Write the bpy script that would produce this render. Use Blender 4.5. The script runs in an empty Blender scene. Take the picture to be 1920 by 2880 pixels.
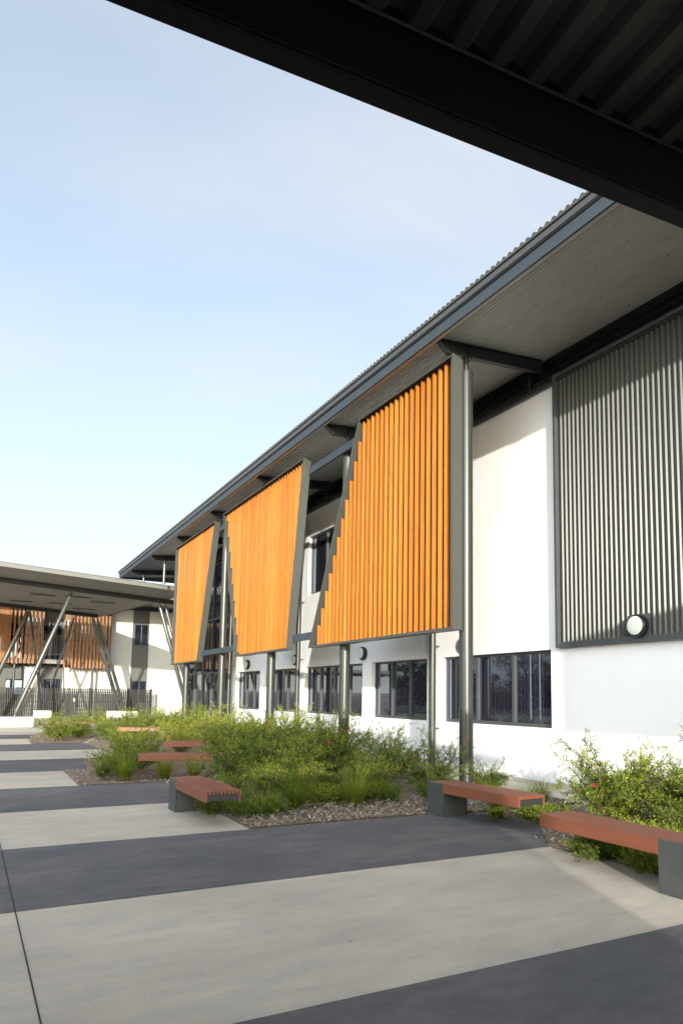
import bpy, math, random
from mathutils import Vector, Matrix
R = math.radians
S = bpy.context.scene
COL = S.collection

# ------------------------------------------------------------------ materials
def newmat(name):
    m = bpy.data.materials.new(name); m.use_nodes = True
    nt = m.node_tree
    return m, nt, nt.nodes['Principled BSDF']

def mat(name, col, rough=.6, metal=0., var=0., vscale=3., bump=0., bscale=60., stretch=(1, 1, 1), spec=.5, col2=None, detail=6.):
    m, nt, b = newmat(name)
    b.inputs['Roughness'].default_value = rough
    b.inputs['Metallic'].default_value = metal
    b.inputs['Specular IOR Level'].default_value = spec
    b.inputs['Base Color'].default_value = (*col, 1)
    if var or bump or col2:
        tc = nt.nodes.new('ShaderNodeTexCoord'); mp = nt.nodes.new('ShaderNodeMapping')
        mp.inputs['Scale'].default_value = stretch
        nt.links.new(tc.outputs['Object'], mp.inputs['Vector'])
    if var or col2:
        n = nt.nodes.new('ShaderNodeTexNoise'); n.inputs['Scale'].default_value = vscale
        n.inputs['Detail'].default_value = detail; n.inputs['Roughness'].default_value = .62
        nt.links.new(mp.outputs[0], n.inputs['Vector'])
        cr = nt.nodes.new('ShaderNodeValToRGB')
        c2 = col2 or tuple(c * (1 + var) for c in col)
        c1 = col if col2 else tuple(c * (1 - var) for c in col)
        cr.color_ramp.elements[0].position = .3; cr.color_ramp.elements[1].position = .7
        cr.color_ramp.elements[0].color = (*c1, 1); cr.color_ramp.elements[1].color = (*c2, 1)
        nt.links.new(n.outputs['Fac'], cr.inputs[0]); nt.links.new(cr.outputs[0], b.inputs['Base Color'])
    if bump:
        n2 = nt.nodes.new('ShaderNodeTexNoise'); n2.inputs['Scale'].default_value = bscale; n2.inputs['Detail'].default_value = 5
        nt.links.new(mp.outputs[0], n2.inputs['Vector'])
        bp = nt.nodes.new('ShaderNodeBump'); bp.inputs['Strength'].default_value = bump; bp.inputs['Distance'].default_value = .01
        nt.links.new(n2.outputs['Fac'], bp.inputs['Height']); nt.links.new(bp.outputs[0], b.inputs['Normal'])
    return m

def concrete(name, c1, c2, c3, rough=.8):
    """trowelled concrete: broad warm/cool blotches, brushed streaks along X, fine grain"""
    m, nt, b = newmat(name)
    N = nt.nodes.new; L = nt.links.new
    tc = N('ShaderNodeTexCoord')
    def noise(scale, st, det=6, rg=.6):
        mp = N('ShaderNodeMapping'); mp.inputs['Scale'].default_value = st
        L(tc.outputs['Object'], mp.inputs[0]); n = N('ShaderNodeTexNoise')
        n.inputs['Scale'].default_value = scale; n.inputs['Detail'].default_value = det; n.inputs['Roughness'].default_value = rg
        L(mp.outputs[0], n.inputs['Vector']); return n
    a = noise(.7, (1, 1.6, 1)); s = noise(2.6, (.7, 2.0, 1), 9, .72); g = noise(110, (1, 1, 1), 4, .75)
    def mix(t, f, x, y):
        k = N('ShaderNodeMix'); k.data_type = 'RGBA'; k.blend_type = t
        if isinstance(f, float): k.inputs[0].default_value = f
        else: L(f, k.inputs[0])
        for i, v in ((6, x), (7, y)):
            if isinstance(v, tuple): k.inputs[i].default_value = (*v, 1)
            else: L(v, k.inputs[i])
        return k.outputs[2]
    def ramp(src, lo, hi):
        r = N('ShaderNodeMapRange'); r.inputs[1].default_value = lo; r.inputs[2].default_value = hi
        L(src, r.inputs[0]); return r.outputs[0]
    o = mix('MIX', ramp(a.outputs['Fac'], .36, .66), c1, c2)
    o = mix('MIX', ramp(s.outputs['Fac'], .45, .78), o, c3)
    gr = N('ShaderNodeMapRange'); gr.inputs[3].default_value = .78; gr.inputs[4].default_value = 1.22
    gr.inputs[1].default_value = .3; gr.inputs[2].default_value = .7
    L(g.outputs['Fac'], gr.inputs[0])
    sp = noise(9, (1, 1, 1), 2, .4); sr = N('ShaderNodeMapRange'); L(sp.outputs['Fac'], sr.inputs[0])
    for i_, v_ in ((1, .755), (2, .80), (3, 1.), (4, .7)): sr.inputs[i_].default_value = v_
    sm = N('ShaderNodeMath'); sm.operation = 'MULTIPLY'; L(sr.outputs[0], sm.inputs[0]); L(gr.outputs[0], sm.inputs[1])
    v = N('ShaderNodeVectorMath'); v.operation = 'SCALE'; L(o, v.inputs[0]); L(sm.outputs[0], v.inputs['Scale'])
    L(v.outputs[0], b.inputs['Base Color'])
    b.inputs['Roughness'].default_value = rough; b.inputs['Specular IOR Level'].default_value = .35
    bp = N('ShaderNodeBump'); bp.inputs['Strength'].default_value = .35; bp.inputs['Distance'].default_value = .004
    L(g.outputs['Fac'], bp.inputs['Height']); L(bp.outputs[0], b.inputs['Normal'])
    return m

def leafmat(name, c1, c2, trans=.3):
    m, nt, b = newmat(name)
    g = nt.nodes.new('ShaderNodeNewGeometry'); cr = nt.nodes.new('ShaderNodeValToRGB')
    cr.color_ramp.elements[0].color = (*c1, 1); cr.color_ramp.elements[1].color = (*c2, 1)
    nt.links.new(g.outputs['Random Per Island'], cr.inputs[0])
    oi = nt.nodes.new('ShaderNodeObjectInfo'); hs = nt.nodes.new('ShaderNodeHueSaturation')
    h1 = nt.nodes.new('ShaderNodeMapRange'); h1.inputs[3].default_value = .485; h1.inputs[4].default_value = .525
    v1 = nt.nodes.new('ShaderNodeMapRange'); v1.inputs[3].default_value = 1.2; v1.inputs[4].default_value = .75
    nt.links.new(oi.outputs['Random'], h1.inputs[0]); nt.links.new(oi.outputs['Random'], v1.inputs[0])
    nt.links.new(h1.outputs[0], hs.inputs['Hue']); nt.links.new(v1.outputs[0], hs.inputs['Value'])
    nt.links.new(cr.outputs[0], hs.inputs['Color']); nt.links.new(hs.outputs[0], b.inputs['Base Color'])
    b.inputs['Roughness'].default_value = .5; b.inputs['Specular IOR Level'].default_value = .35
    t = nt.nodes.new('ShaderNodeBsdfTranslucent'); nt.links.new(hs.outputs[0], t.inputs[0])
    mx = nt.nodes.new('ShaderNodeMixShader'); mx.inputs[0].default_value = trans
    nt.links.new(b.outputs[0], mx.inputs[1]); nt.links.new(t.outputs[0], mx.inputs[2])
    nt.links.new(mx.outputs[0], nt.nodes['Material Output'].inputs[0])
    return m

M = dict(
    white=mat('white_render', (.815, .825, .835), .85, var=.02, vscale=1.2, bump=.12, bscale=90),
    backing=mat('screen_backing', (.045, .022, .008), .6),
    shadetimber=mat('shaded_balcony_timber', (.27, .110, .030), .6, var=.2, vscale=3, stretch=(6, 6, .5)),  # slat timber with the balcony's shade darkened into its colour
    shadewhite=mat('shade_darkened_white_render', (.50, .51, .47), .85, var=.03),  # white render with the canopy's shade darkened into its colour
    frame=mat('charcoal_frame', (.060, .068, .070), .45, var=.08, vscale=4),
    screenframe=mat('grey_steel_frame', (.056, .061, .054), .42, var=.06, vscale=3),
    fascia=mat('slate_blue_fascia', (.032, .046, .058), .6, var=.05),
    gutter=mat('grey_gutter', (.070, .074, .082), .35, var=.05),
    sheet=mat('grey_roof_sheet', (.060, .062, .052), .45, var=.06, vscale=2),
    soffit=mat('soffit_sheet', (.41, .41, .375), .5, var=.05, vscale=2),
    dark=mat('dark_steel', (.022, .024, .025), .5, var=.1),
    louver=mat('black_louvre', (.018, .019, .021), .45),
    column=mat('column_steel', (.044, .047, .041), .34, metal=.3, var=.06, vscale=2, stretch=(1, 1, .3)),
    strut=mat('strut_steel', (.085, .09, .082), .3, metal=.4),
    cladding=mat('corrugated_cladding', (.047, .051, .047), .42, metal=.2, var=.05, vscale=2),
    pcsoffit=mat('canopy_lining', (.22, .21, .185), .7, var=.03),
    pcfascia=mat('canopy_fascia', (.115, .115, .10), .6, var=.03),
    grey_wall=mat('grey_wall', (.10, .102, .094), .75, var=.05),
    slab=mat('balcony_slab', (.22, .21, .19), .8),
    bench=mat('terracotta_board', (.175, .056, .027), .5, var=.12, vscale=9, bump=.1, bscale=60, stretch=(1, .12, 1)),
    benchbase=mat('bench_base_steel', (.050, .056, .055), .5, var=.18, vscale=6, bump=.1, bscale=30),
    stem=mat('woody_stem', (.10, .065, .045), .8),
    trunk=mat('tree_bark', (.09, .07, .055), .9, var=.3),
    flower=mat('bottlebrush_red', (.42, .035, .03), .6),
    block=mat('painted_block', (.74, .74, .70), .8, var=.03, bump=.2),
    mulch=mat('mulch_soil', (.085, .055, .038), .95, col2=(.26, .19, .13), vscale=45, bump=.8, bscale=60, detail=8),
    lightpave=concrete('light_concrete', (.385, .343, .282), (.49, .44, .355), (.325, .315, .29)),
    darkpave=concrete('dark_concrete', (.080, .082, .088), (.130, .122, .120), (.054, .058, .068)),
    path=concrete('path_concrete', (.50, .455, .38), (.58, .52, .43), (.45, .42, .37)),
    ground=mat('asphalt_ground', (.055, .055, .055), .9, var=.2),
    joint=mat('pavement_joint', (.02, .015, .015), .9),
    rim=mat('lamp_rim_black', (.012, .012, .016), .35),
    diffuser=mat('lamp_diffuser', (.74, .77, .70), .35),
    blind=mat('window_blind', (.12, .10, .15), .8),
    picket=mat('fence_metal', (.018, .017, .013), .5),
    flagred=mat('flag_red', (.45, .03, .03), .7),
    pole=mat('flagpole_white', (.7, .7, .7), .4),
    rearshade=mat('rear_shade_wall_render', (.30, .30, .29), .8),
    screwm=mat('screw_head', (.03, .03, .03), .5),
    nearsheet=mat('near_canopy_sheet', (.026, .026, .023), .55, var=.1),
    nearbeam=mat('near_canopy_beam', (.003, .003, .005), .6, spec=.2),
)
leafA = leafmat('callistemon_leaf', (.036, .088, .010), (.155, .235, .018), .35)
leafB = leafmat('callistemon_new_sunlit_leaf', (.25, .33, .018), (.46, .46, .030), .4)
grassM = leafmat('tuft_blade', (.060, .115, .012), (.26, .31, .025), .35)
chipM = leafmat('mulch_chip', (.13, .095, .072), (.58, .49, .40), 0.)
treeM = leafmat('tree_leaf', (.028, .045, .018), (.06, .085, .03), .15)

def timber():
    m, nt, b = newmat('orange_timber_slat')
    N = nt.nodes.new; L = nt.links.new
    tc = N('ShaderNodeTexCoord'); mp = N('ShaderNodeMapping'); mp.inputs['Scale'].default_value = (14, 14, .8)
    L(tc.outputs['Object'], mp.inputs[0]); n = N('ShaderNodeTexNoise'); n.inputs['Scale'].default_value = 1.6
    n.inputs['Detail'].default_value = 8; n.inputs['Roughness'].default_value = .7
    L(mp.outputs[0], n.inputs['Vector'])
    g = N('ShaderNodeNewGeometry'); ad = N('ShaderNodeMath'); ad.operation = 'MULTIPLY_ADD'
    L(g.outputs['Random Per Island'], ad.inputs[0]); ad.inputs[1].default_value = .30; L(n.outputs['Fac'], ad.inputs[2])
    cr = N('ShaderNodeValToRGB'); e = cr.color_ramp.elements
    e[0].position = .38; e[0].color = (.285, .088, .010, 1); e[1].position = .95; e[1].color = (.50, .190, .026, 1)
    L(ad.outputs[0], cr.inputs[0]); L(cr.outputs[0], b.inputs['Base Color'])
    b.inputs['Roughness'].default_value = .42; b.inputs['Specular IOR Level'].default_value = .35
    return m
M['timber'] = timber()

def glass():
    m, nt, b = newmat('tinted_glass')
    b.inputs['Base Color'].default_value = (.012, .012, .018, 1)
    b.inputs['Roughness'].default_value = .015
    b.inputs['IOR'].default_value = 2.1; b.inputs['Specular Tint'].default_value = (.62, .80, 1, 1)
    n = nt.nodes.new('ShaderNodeTexNoise'); n.inputs['Scale'].default_value = .9; n.inputs['Detail'].default_value = 1
    tc = nt.nodes.new('ShaderNodeTexCoord'); nt.links.new(tc.outputs['Object'], n.inputs['Vector'])
    bp = nt.nodes.new('ShaderNodeBump'); bp.inputs['Strength'].default_value = .05; bp.inputs['Distance'].default_value = .02
    nt.links.new(n.outputs['Fac'], bp.inputs['Height']); nt.links.new(bp.outputs[0], b.inputs['Normal'])
    return m
M['glass'] = glass()

def glass_blind():
    """window glass with a pleated curtain drawn close behind it, seen through the tint"""
    m, nt, b = newmat('tinted_glass_over_curtain')
    N = nt.nodes.new; L = nt.links.new
    tc = N('ShaderNodeTexCoord'); w = N('ShaderNodeTexWave'); w.bands_direction = 'Y'
    w.inputs['Scale'].default_value = 3.1; w.inputs['Distortion'].default_value = 3.5; w.inputs['Detail'].default_value = 2
    mp = N('ShaderNodeMapping'); mp.inputs['Scale'].default_value = (1, 1, .08)
    L(tc.outputs['Object'], mp.inputs[0]); L(mp.outputs[0], w.inputs['Vector'])
    cr = N('ShaderNodeValToRGB'); cr.color_ramp.elements[0].color = (.012, .011, .018, 1); cr.color_ramp.elements[1].color = (.028, .025, .038, 1)
    L(w.outputs['Fac'], cr.inputs[0]); L(cr.outputs[0], b.inputs['Base Color'])
    b.inputs['Roughness'].default_value = .015; b.inputs['IOR'].default_value = 2.1; b.inputs['Specular Tint'].default_value = (.62, .80, 1, 1)
    return m
M['glassc'] = glass_blind()

# ------------------------------------------------------------------ mesh builder
class MB:
    def __init__(s): s.v = []; s.f = []; s.mi = []; s.cur = 0
    def add(s, vs, fs):
        o = len(s.v); s.v += [tuple(p) for p in vs]
        for f in fs: s.f.append([i + o for i in f]); s.mi.append(s.cur)
        return s
    def box(s, x0, x1, y0, y1, z0, z1):
        return s.add([(x0, y0, z0), (x1, y0, z0), (x1, y1, z0), (x0, y1, z0), (x0, y0, z1), (x1, y0, z1), (x1, y1, z1), (x0, y1, z1)],
                     [(0, 3, 2, 1), (4, 5, 6, 7), (0, 1, 5, 4), (1, 2, 6, 5), (2, 3, 7, 6), (3, 0, 4, 7)])
    def hexa(s, a, b):   # two quads (bottom, top) of 4 points
        return s.add(list(a) + list(b), [(0, 3, 2, 1), (4, 5, 6, 7), (0, 1, 5, 4), (1, 2, 6, 5), (2, 3, 7, 6), (3, 0, 4, 7)])
    def prism(s, poly, d):  # poly: coplanar pts, extrude by vector d
        n = len(poly); d = Vector(d)
        vs = [Vector(p) for p in poly] + [Vector(p) + d for p in poly]
        return s.add(vs, [tuple(range(n - 1, -1, -1)), tuple(range(n, 2 * n))] + [(i, (i + 1) % n, n + (i + 1) % n, n + i) for i in range(n)])
    def tube(s, pts, rs, n=12, cap=True):
        pts = [Vector(p) for p in pts]
        if not isinstance(rs, (list, tuple)): rs = [rs] * len(pts)
        vs = []; ref = None
        for i, p in enumerate(pts):
            d = (pts[min(i + 1, len(pts) - 1)] - pts[max(i - 1, 0)]).normalized()
            a = Vector((0, 0, 1)) if abs(d.z) < .95 else Vector((1, 0, 0))
            u = d.cross(a).normalized(); w = d.cross(u)
            for k in range(n):
                t = 2 * math.pi * k / n
                vs.append(p + (u * math.cos(t) + w * math.sin(t)) * rs[i])
        fs = []
        for i in range(len(pts) - 1):
            for k in range(n):
                fs.append((i * n + k, i * n + (k + 1) % n, (i + 1) * n + (k + 1) % n, (i + 1) * n + k))
        if cap:
            fs.append(tuple(range(n))); fs.append(tuple(range((len(pts) - 1) * n, len(pts) * n))[::-1])
        return s.add(vs, fs)
    def lathe(s, c, prof, n=40, axis='X'):   # prof: list of (axial, radius)
        vs = []
        for a, r in prof:
            for k in range(n):
                t = 2 * math.pi * k / n
                vs.append((c[0] + a, c[1] + r * math.cos(t), c[2] + r * math.sin(t)))
        fs = [(i * n + k, i * n + (k + 1) % n, (i + 1) * n + (k + 1) % n, (i + 1) * n + k) for i in range(len(prof) - 1) for k in range(n)]
        fs.append(tuple(range(n))); fs.append(tuple(range((len(prof) - 1) * n, len(prof) * n)))
        return s.add(vs, fs)

ORG = {}
def link_mesh(name, mb, mats, origin=(0, 0, 0), smooth=False, bevel=0.):
    me = bpy.data.meshes.new(name); ox, oy, oz = origin
    me.from_pydata([(x - ox, y - oy, z - oz) for x, y, z in mb.v], [], mb.f)
    if not isinstance(mats, (list, tuple)): mats = [mats]
    for m in mats: me.materials.append(m)
    if len(mats) > 1: me.polygons.foreach_set('material_index', mb.mi)
    if smooth:
        me.polygons.foreach_set('use_smooth', [True] * len(me.polygons))
    me.update()
    o = bpy.data.objects.new(name, me); COL.objects.link(o)
    if smooth == 'auto':
        for p in me.polygons: p.use_smooth = True
        me.set_sharp_from_angle(angle=R(35))
    if bevel:
        b = o.modifiers.new('bevel', 'BEVEL'); b.width = bevel; b.segments = 2; b.limit_method = 'ANGLE'; b.angle_limit = R(40)
    return o
def thing(name, label, cat, loc=(0, 0, 0), rz=0., group=None):
    o = bpy.data.objects.new(name, None); COL.objects.link(o); o.location = loc; o.rotation_euler.z = rz
    o['label'] = label; o['category'] = cat
    if group: o['group'] = group
    ORG[o.name] = tuple(loc)
    return o
def part(name, mb, m, parent, local=False, label=None, **k):
    org = (0, 0, 0) if local else ORG[parent.name]
    o = link_mesh(name, mb, m, org, **k); o.parent = parent; ORG[o.name] = org
    if label: o['label'] = label
    return o
def tag(o, label, cat, group=None):
    o['label'] = label; o['category'] = cat
    if group: o['group'] = group
    return o
def struct(name, mb, m, kind='structure', **k):
    o = link_mesh(name, mb, m, **k); o['kind'] = kind; return o
def copy_tree(o, parent=None):
    c = o.copy(); COL.objects.link(c)
    if parent: c.parent = parent; c.matrix_parent_inverse = o.matrix_parent_inverse.copy()
    for ch in list(o.children): copy_tree(ch, c)
    return c
rnd = random.Random(7)

# ------------------------------------------------------------------ ground and paving
g = MB(); g.add([(-900, -600, -.012), (900, -600, -.012), (900, 1500, -.012), (-900, 1500, -.012)], [(0, 1, 2, 3)])
struct('ground', g, M['ground'])
g = MB(); g.add([(-30, -20, 0), (9.3, -20, 0), (9.3, 60, 0), (-30, 60, 0)], [(0, 1, 2, 3)])
struct('plaza_paving', g, M['lightpave'])
bands = [(-1.4, 1.0), (-20, -3.9), (1.0 + 0, 3.48), (5.92, 8.24), (10.73, 13.3), (15.95, 18.8), (21.65, 24.4), (27.2, 30.0), (33.0, 36.2), (40.0, 44.0)]
bands = [(-11.3, -8.9), (-6.4, -3.95), (1.02, 3.48), (5.92, 8.24), (10.73, 13.3), (15.95, 18.8), (21.65, 24.4), (27.3, 29.9)]
g = MB()
for a, b in bands:
    g.add([(-30, a, .004), (9.2, a, .004), (9.2, b, .004), (-30, b, .004)], [(0, 1, 2, 3)])
struct('dark_paving_bands', g, M['darkpave'])
g = MB()
for x0 in (.36, -5.2, -10.8):
    for i in range(40):
        ya, yb = -18 + i * 1.2, -18 + (i + 1) * 1.2
        wob = .0
        xa = x0 + .17 * (1 - max(-18, ya) / 9.5) * .35; xb = x0 + .17 * (1 - yb / 9.5) * .35
        g.add([(xa - .004, ya, .0075), (xa + .004, ya, .0075), (xb + .004, yb, .0075), (xb - .004, yb, .0075)], [(0, 1, 2, 3)])
struct('pavement_joint', g, M['joint'])
g = MB(); g.box(8.35, 9.18, -2, 34.5, -.01, .03)
struct('path', g, M['path'], bevel=.006)
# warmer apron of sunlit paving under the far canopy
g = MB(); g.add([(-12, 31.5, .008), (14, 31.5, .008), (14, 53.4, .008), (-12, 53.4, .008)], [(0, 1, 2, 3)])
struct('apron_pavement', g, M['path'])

# garden beds: slightly mounded mulch sheets
def bed(poly, nx=60):
    xs = [p[0] for p in poly]; ys = [p[1] for p in poly]
    def inside(x, y):
        c = False; n = len(poly)
        for i in range(n):
            x1, y1 = poly[i]; x2, y2 = poly[(i + 1) % n]
            if (y1 > y) != (y2 > y) and x < (x2 - x1) * (y - y1) / (y2 - y1) + x1: c = not c
        return c
    def edge(x, y):
        d = 9.; n = len(poly); p = Vector((x, y))
        for i in range(n):
            a = Vector(poly[i]); b = Vector(poly[(i + 1) % n]); t = max(0, min(1, (p - a).dot(b - a) / (b - a).length_squared))
            d = min(d, (p - (a + (b - a) * t)).length)
        return d
    return inside, edge
BEDS = [
    [(3.02, 8.26), (5.6, 8.26), (6.4, 8.1), (8.33, 8.1), (8.33, 33.5), (4.0, 33.5), (4.0, 27), (3.3, 24.2), (3.3, 18.8), (2.5, 18.7), (2.2, 15.9), (1.75, 15.9), (1.73, 13.32), (3.15, 13.32), (3.05, 10.2)],
    [(1.73, 24.42), (3.2, 24.42), (3.9, 27.2), (3.9, 32.0), (2.4, 31.2), (1.8, 27)],
    [(5.57, 5.9), (6.45, 7.0), (6.2, 7.95), (8.33, 7.95), (8.33, -1), (5.75, -1), (5.75, 3.4)],
]
BF = [bed(p) for p in BEDS]
def bedz(x, y):
    for ins, ed in BF:
        if ins(x, y): return .012 + .05 * min(1, ed(x, y) / .5)
    return .0
mulch_names = []
for bi, poly in enumerate(BEDS):
    ins, ed = BF[bi]
    g = MB()
    # fan of the outline plus interior rise
    cx = sum(p[0] for p in poly) / len(poly); cy = sum(p[1] for p in poly) / len(poly)
    me_pts = [(x, y, .012) for x, y in poly]
    g.add(me_pts, [tuple(range(len(poly)))])
    o = struct('mulch_bed', g, M['mulch'])
# loose wood chips as one piece of stuff
g = MB(); rc = random.Random(3)
def chip(x, y, z, L, W):
    a = rc.uniform(0, 6.283); t = rc.uniform(-.5, .5); c, s_ = math.cos(a), math.sin(a)
    q = []
    for u, v in ((-L, -W), (L, -W * rc.uniform(.3, 1)), (L * .9, W), (-L, W * rc.uniform(.3, 1))):
        q.append((x + u * c - v * s_, y + u * s_ + v * c, z + u * t + rc.uniform(-.002, .004)))
    g.add(q, [(0, 1, 2, 3)])
for bi, n in ((0, 26000), (1, 1500), (2, 6000)):
    ins, ed = BF[bi]; poly = BEDS[bi]
    xs = [p[0] for p in poly]; ys = [p[1] for p in poly]; k = 0
    while k < n:
        x = rc.uniform(min(xs), max(xs)); y = min(ys) + (max(ys) - min(ys)) * rc.random() ** (2.6 if bi == 0 else 1)
        if not ins(x, y): continue
        e = ed(x, y); k += 1
        chip(x, y, .014 + .045 * min(1, e / .5) + rc.uniform(0, .014), rc.uniform(.010, .036), rc.uniform(.004, .010))
# a few strays on the paving beside the beds
for _ in range(1100):
    poly = BEDS[rc.choice((0, 0, 2))]; i = rc.randrange(len(poly)); a = poly[i]; b = poly[(i + 1) % len(poly)]; t = rc.random()
    x = a[0] + (b[0] - a[0]) * t + rc.gauss(0, .06); y = a[1] + (b[1] - a[1]) * t + rc.gauss(0, .05)
    chip(x, y, .016, rc.uniform(.008, .02), .004)
struct('mulch_chips', g, chipM, kind='stuff')

# ------------------------------------------------------------------ main building
XF = 9.23
bld = thing('school_building', 'long two-storey white rendered building with an overhanging corrugated roof', 'building', (XF, 20, 0))
wins = [(9.66, 13.11, 1.07, 2.51), (13.72, 16.33, 1.07, 2.51), (16.85, 20.63, 1.07, 2.51), (21.37, 24.14, 1.07, 2.51), (24.69, 27.27, 1.07, 2.51),
        (17.2, 20.58, 4.82, 6.72)]
def wall_with_holes(mb, x, thick, y0, y1, z0, z1, holes):
    ys = sorted({y0, y1, *[h[0] for h in holes], *[h[1] for h in holes]}); zs = sorted({z0, z1, *[h[2] for h in holes], *[h[3] for h in holes]})
    def hole(y, z): return any(h[0] < y < h[1] and h[2] < z < h[3] for h in holes)
    for i in range(len(ys) - 1):
        for j in range(len(zs) - 1):
            if hole((ys[i] + ys[i + 1]) / 2, (zs[j] + zs[j + 1]) / 2): continue
            mb.add([(x, ys[i], zs[j]), (x, ys[i + 1], zs[j]), (x, ys[i + 1], zs[j + 1]), (x, ys[i], zs[j + 1])], [(3, 2, 1, 0)])
    for a, b, c, d in holes:
        X = x + thick
        mb.add([(x, a, c), (x, b, c), (X, b, c), (X, a, c)], [(0, 1, 2, 3)]); mb.add([(x, a, d), (x, b, d), (X, b, d), (X, a, d)], [(3, 2, 1, 0)])
        mb.add([(x, a, c), (X, a, c), (X, a, d), (x, a, d)], [(0, 1, 2, 3)]); mb.add([(x, b, c), (X, b, c), (X, b, d), (x, b, d)], [(3, 2, 1, 0)])
g = MB(); wall_with_holes(g, XF, .22, -12, 27.95, .10, 7.53, wins)
g.add([(XF, 27.95, 0), (XF + .3, 27.95, 0), (XF + .3, 27.95, 7.53), (XF, 27.95, 7.53)], [(0, 3, 2, 1)])
g.box(XF + .3, XF + 12, -12, 35.2, 0, 7.5)
part('wall', g, M['white'], bld)
g = MB(); g.box(XF - .012, XF + .28, -12, 27.96, 0, .10)
part('plinth', g, M['path'], bld)
pan_n = [3, 3, 4, 3, 3, 3]
for (a, b, c, d), n in zip(wins, pan_n):
    g = MB(); x0, x1 = XF + .10, XF + .16; t = .05
    g.box(x0, x1, a + .002, b - .002, c + .002, c + t + .02); g.box(x0, x1, a + .002, b - .002, d - t, d - .002)
    g.box(x0, x1, a + .002, a + t, c + t + .02, d - t); g.box(x0, x1, b - t, b - .002, c + t + .02, d - t)
    w = (b - a) / n
    for k in range(1, n): g.box(x0 - .01, x1, a + k * w - .045, a + k * w + .045, c + t + .02, d - t)
    f = part('window', g, M['frame'], bld, bevel=.004); f['label'] = 'charcoal framed window with tall panes'
    g = MB()
    for k in range(n):
        ya, yb = a + k * w + .01, a + (k + 1) * w - .01
        dz = rnd.uniform(-.0012, .0012)
        g.add([(XF + .135 + dz, ya, c + .03), (XF + .135 - dz, yb, c + .03), (XF + .135 - dz, yb, d - .03), (XF + .135 + dz, ya, d - .03)], [(3, 2, 1, 0)])
    part('pane', g, M['glassc'], f)
# curtain wall at the entry
g = MB()
gy0, gy1 = 27.97, 35.2
ms = [27.99, 29.36, 30.95, 32.3, 33.61, 35.15]
for y in ms: g.box(XF + .02, XF + .16, y - .035, y + .035, .05, 7.5)
for z in (.09, 2.57, 4.97, 7.44): g.box(XF + .04, XF + .15, gy0, gy1, z - .035, z + .035)
cw = part('curtain_wall_frame', g, M['frame'], bld)
g = MB()
for i in range(len(ms) - 1):
    for z0, z1 in ((.1, 2.57), (2.57, 4.97), (4.97, 7.45)):
        e = rnd.uniform(-.004, .004)
        g.add([(XF + .09 + e, ms[i], z0), (XF + .09 - e, ms[i + 1], z0), (XF + .09 - e, ms[i + 1], z1), (XF + .09 + e, ms[i], z1)], [(3, 2, 1, 0)])
part('curtain_wall_glass', g, M['glass'], cw)
g = MB(); g.box(XF + .0, XF + 4.5, 35.2, 35.4, 0, 7.5)
part('end_wall', g, M['grey_wall'], bld)
# louvre band over the wall
g = MB(); g.box(XF - .02, XF + .3, -12, 35.3, 7.53, 8.12)
for k in range(4):
    z = 7.60 + k * .125
    g.hexa([(XF - .075, -12, z), (XF - .022, -12, z - .0), (XF - .022, 35.3, z), (XF - .075, 35.3, z)], [(XF - .06, -12, z + .015), (XF - .022, -12, z + .085), (XF - .022, 35.3, z + .085), (XF - .06, 35.3, z + .015)])
g.box(XF - .10, XF - .021, -12, 35.3, 7.50, 7.575)
for k in range(-4, 10):
    y = 9.72 + 4.53 * k / 1. + .35
    if -12 < y < 35: g.box(XF - .085, XF - .021, y - .03, y + .03, 7.577, 8.08)
part('louvre_band', g, M['louver'], bld)

# corrugated wall cladding panel, upper right
def corr_profile(p0, p1, period, depth, flat=.32):
    out = []; t = p0
    while t < p1 - 1e-6:
        for f, d in ((0, 0), (flat, 0), (.5, 1), (.5 + flat, 1)):
            q = t + f * period
            if q <= p1: out.append((q, d * depth))
        t += period
    out.append((p1, 0)); return out
cy0, cy1, cz0, cz1 = -4.0, 9.40, 2.52, 7.62
pr = corr_profile(cy0 + .06, cy1 - .06, .101, .032, .26)
g = MB(); vs = []; n = len(pr)
for z in (cz0 + .05, cz1 - .04):
    for y, d in pr: vs.append((XF - .065 - d, y, z))
g.add(vs, [(i, i + 1, n + i + 1, n + i) for i in range(n - 1)])
cl = part('corrugated_cladding', g, M['cladding'], bld)
g = MB()
g.box(XF - .14, XF - .001, cy1 - .07, cy1, cz0, cz1); g.box(XF - .14, XF - .001, cy0, cy0 + .07, cz0, cz1)
g.box(XF - .135, XF - .001, cy0 + .07, cy1 - .07, cz1 - .06, cz1)
g.box(XF - .115, XF - .001, cy0 + .07, cy1 - .07, cz0 + .045, cz0 + .10); g.box(XF - .145, XF - .001, cy0 + .07, cy1 - .07, cz0, cz0 + .042)
part('cladding_trim', g, M['frame'], bld, bevel=.004)
g = MB()
for z in (2.75, 3.6, 4.5, 5.4, 6.3, 7.2):
    k = 0; y = cy0 + .06 + .101 * .13
    while y < cy1 - .1:
        if k % 2 == 0: g.box(XF - .073, XF - .066, y - .006, y + .006, z + .02 * (k % 3), z + .012 + .02 * (k % 3))
        y += .101; k += 1
part('screw_row', g, M['screwm'], cl)

# roof: corrugated soffit, sheet edge, fascia and gutter
XE = 6.62; SL = .085
def zs(x): return 8.08 - SL * (XF - x)
ry0, ry1 = -12, 39.6
g = MB(); pr = corr_profile(0, XF + 14 - XE - .02, .076, .017, .25)
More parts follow.
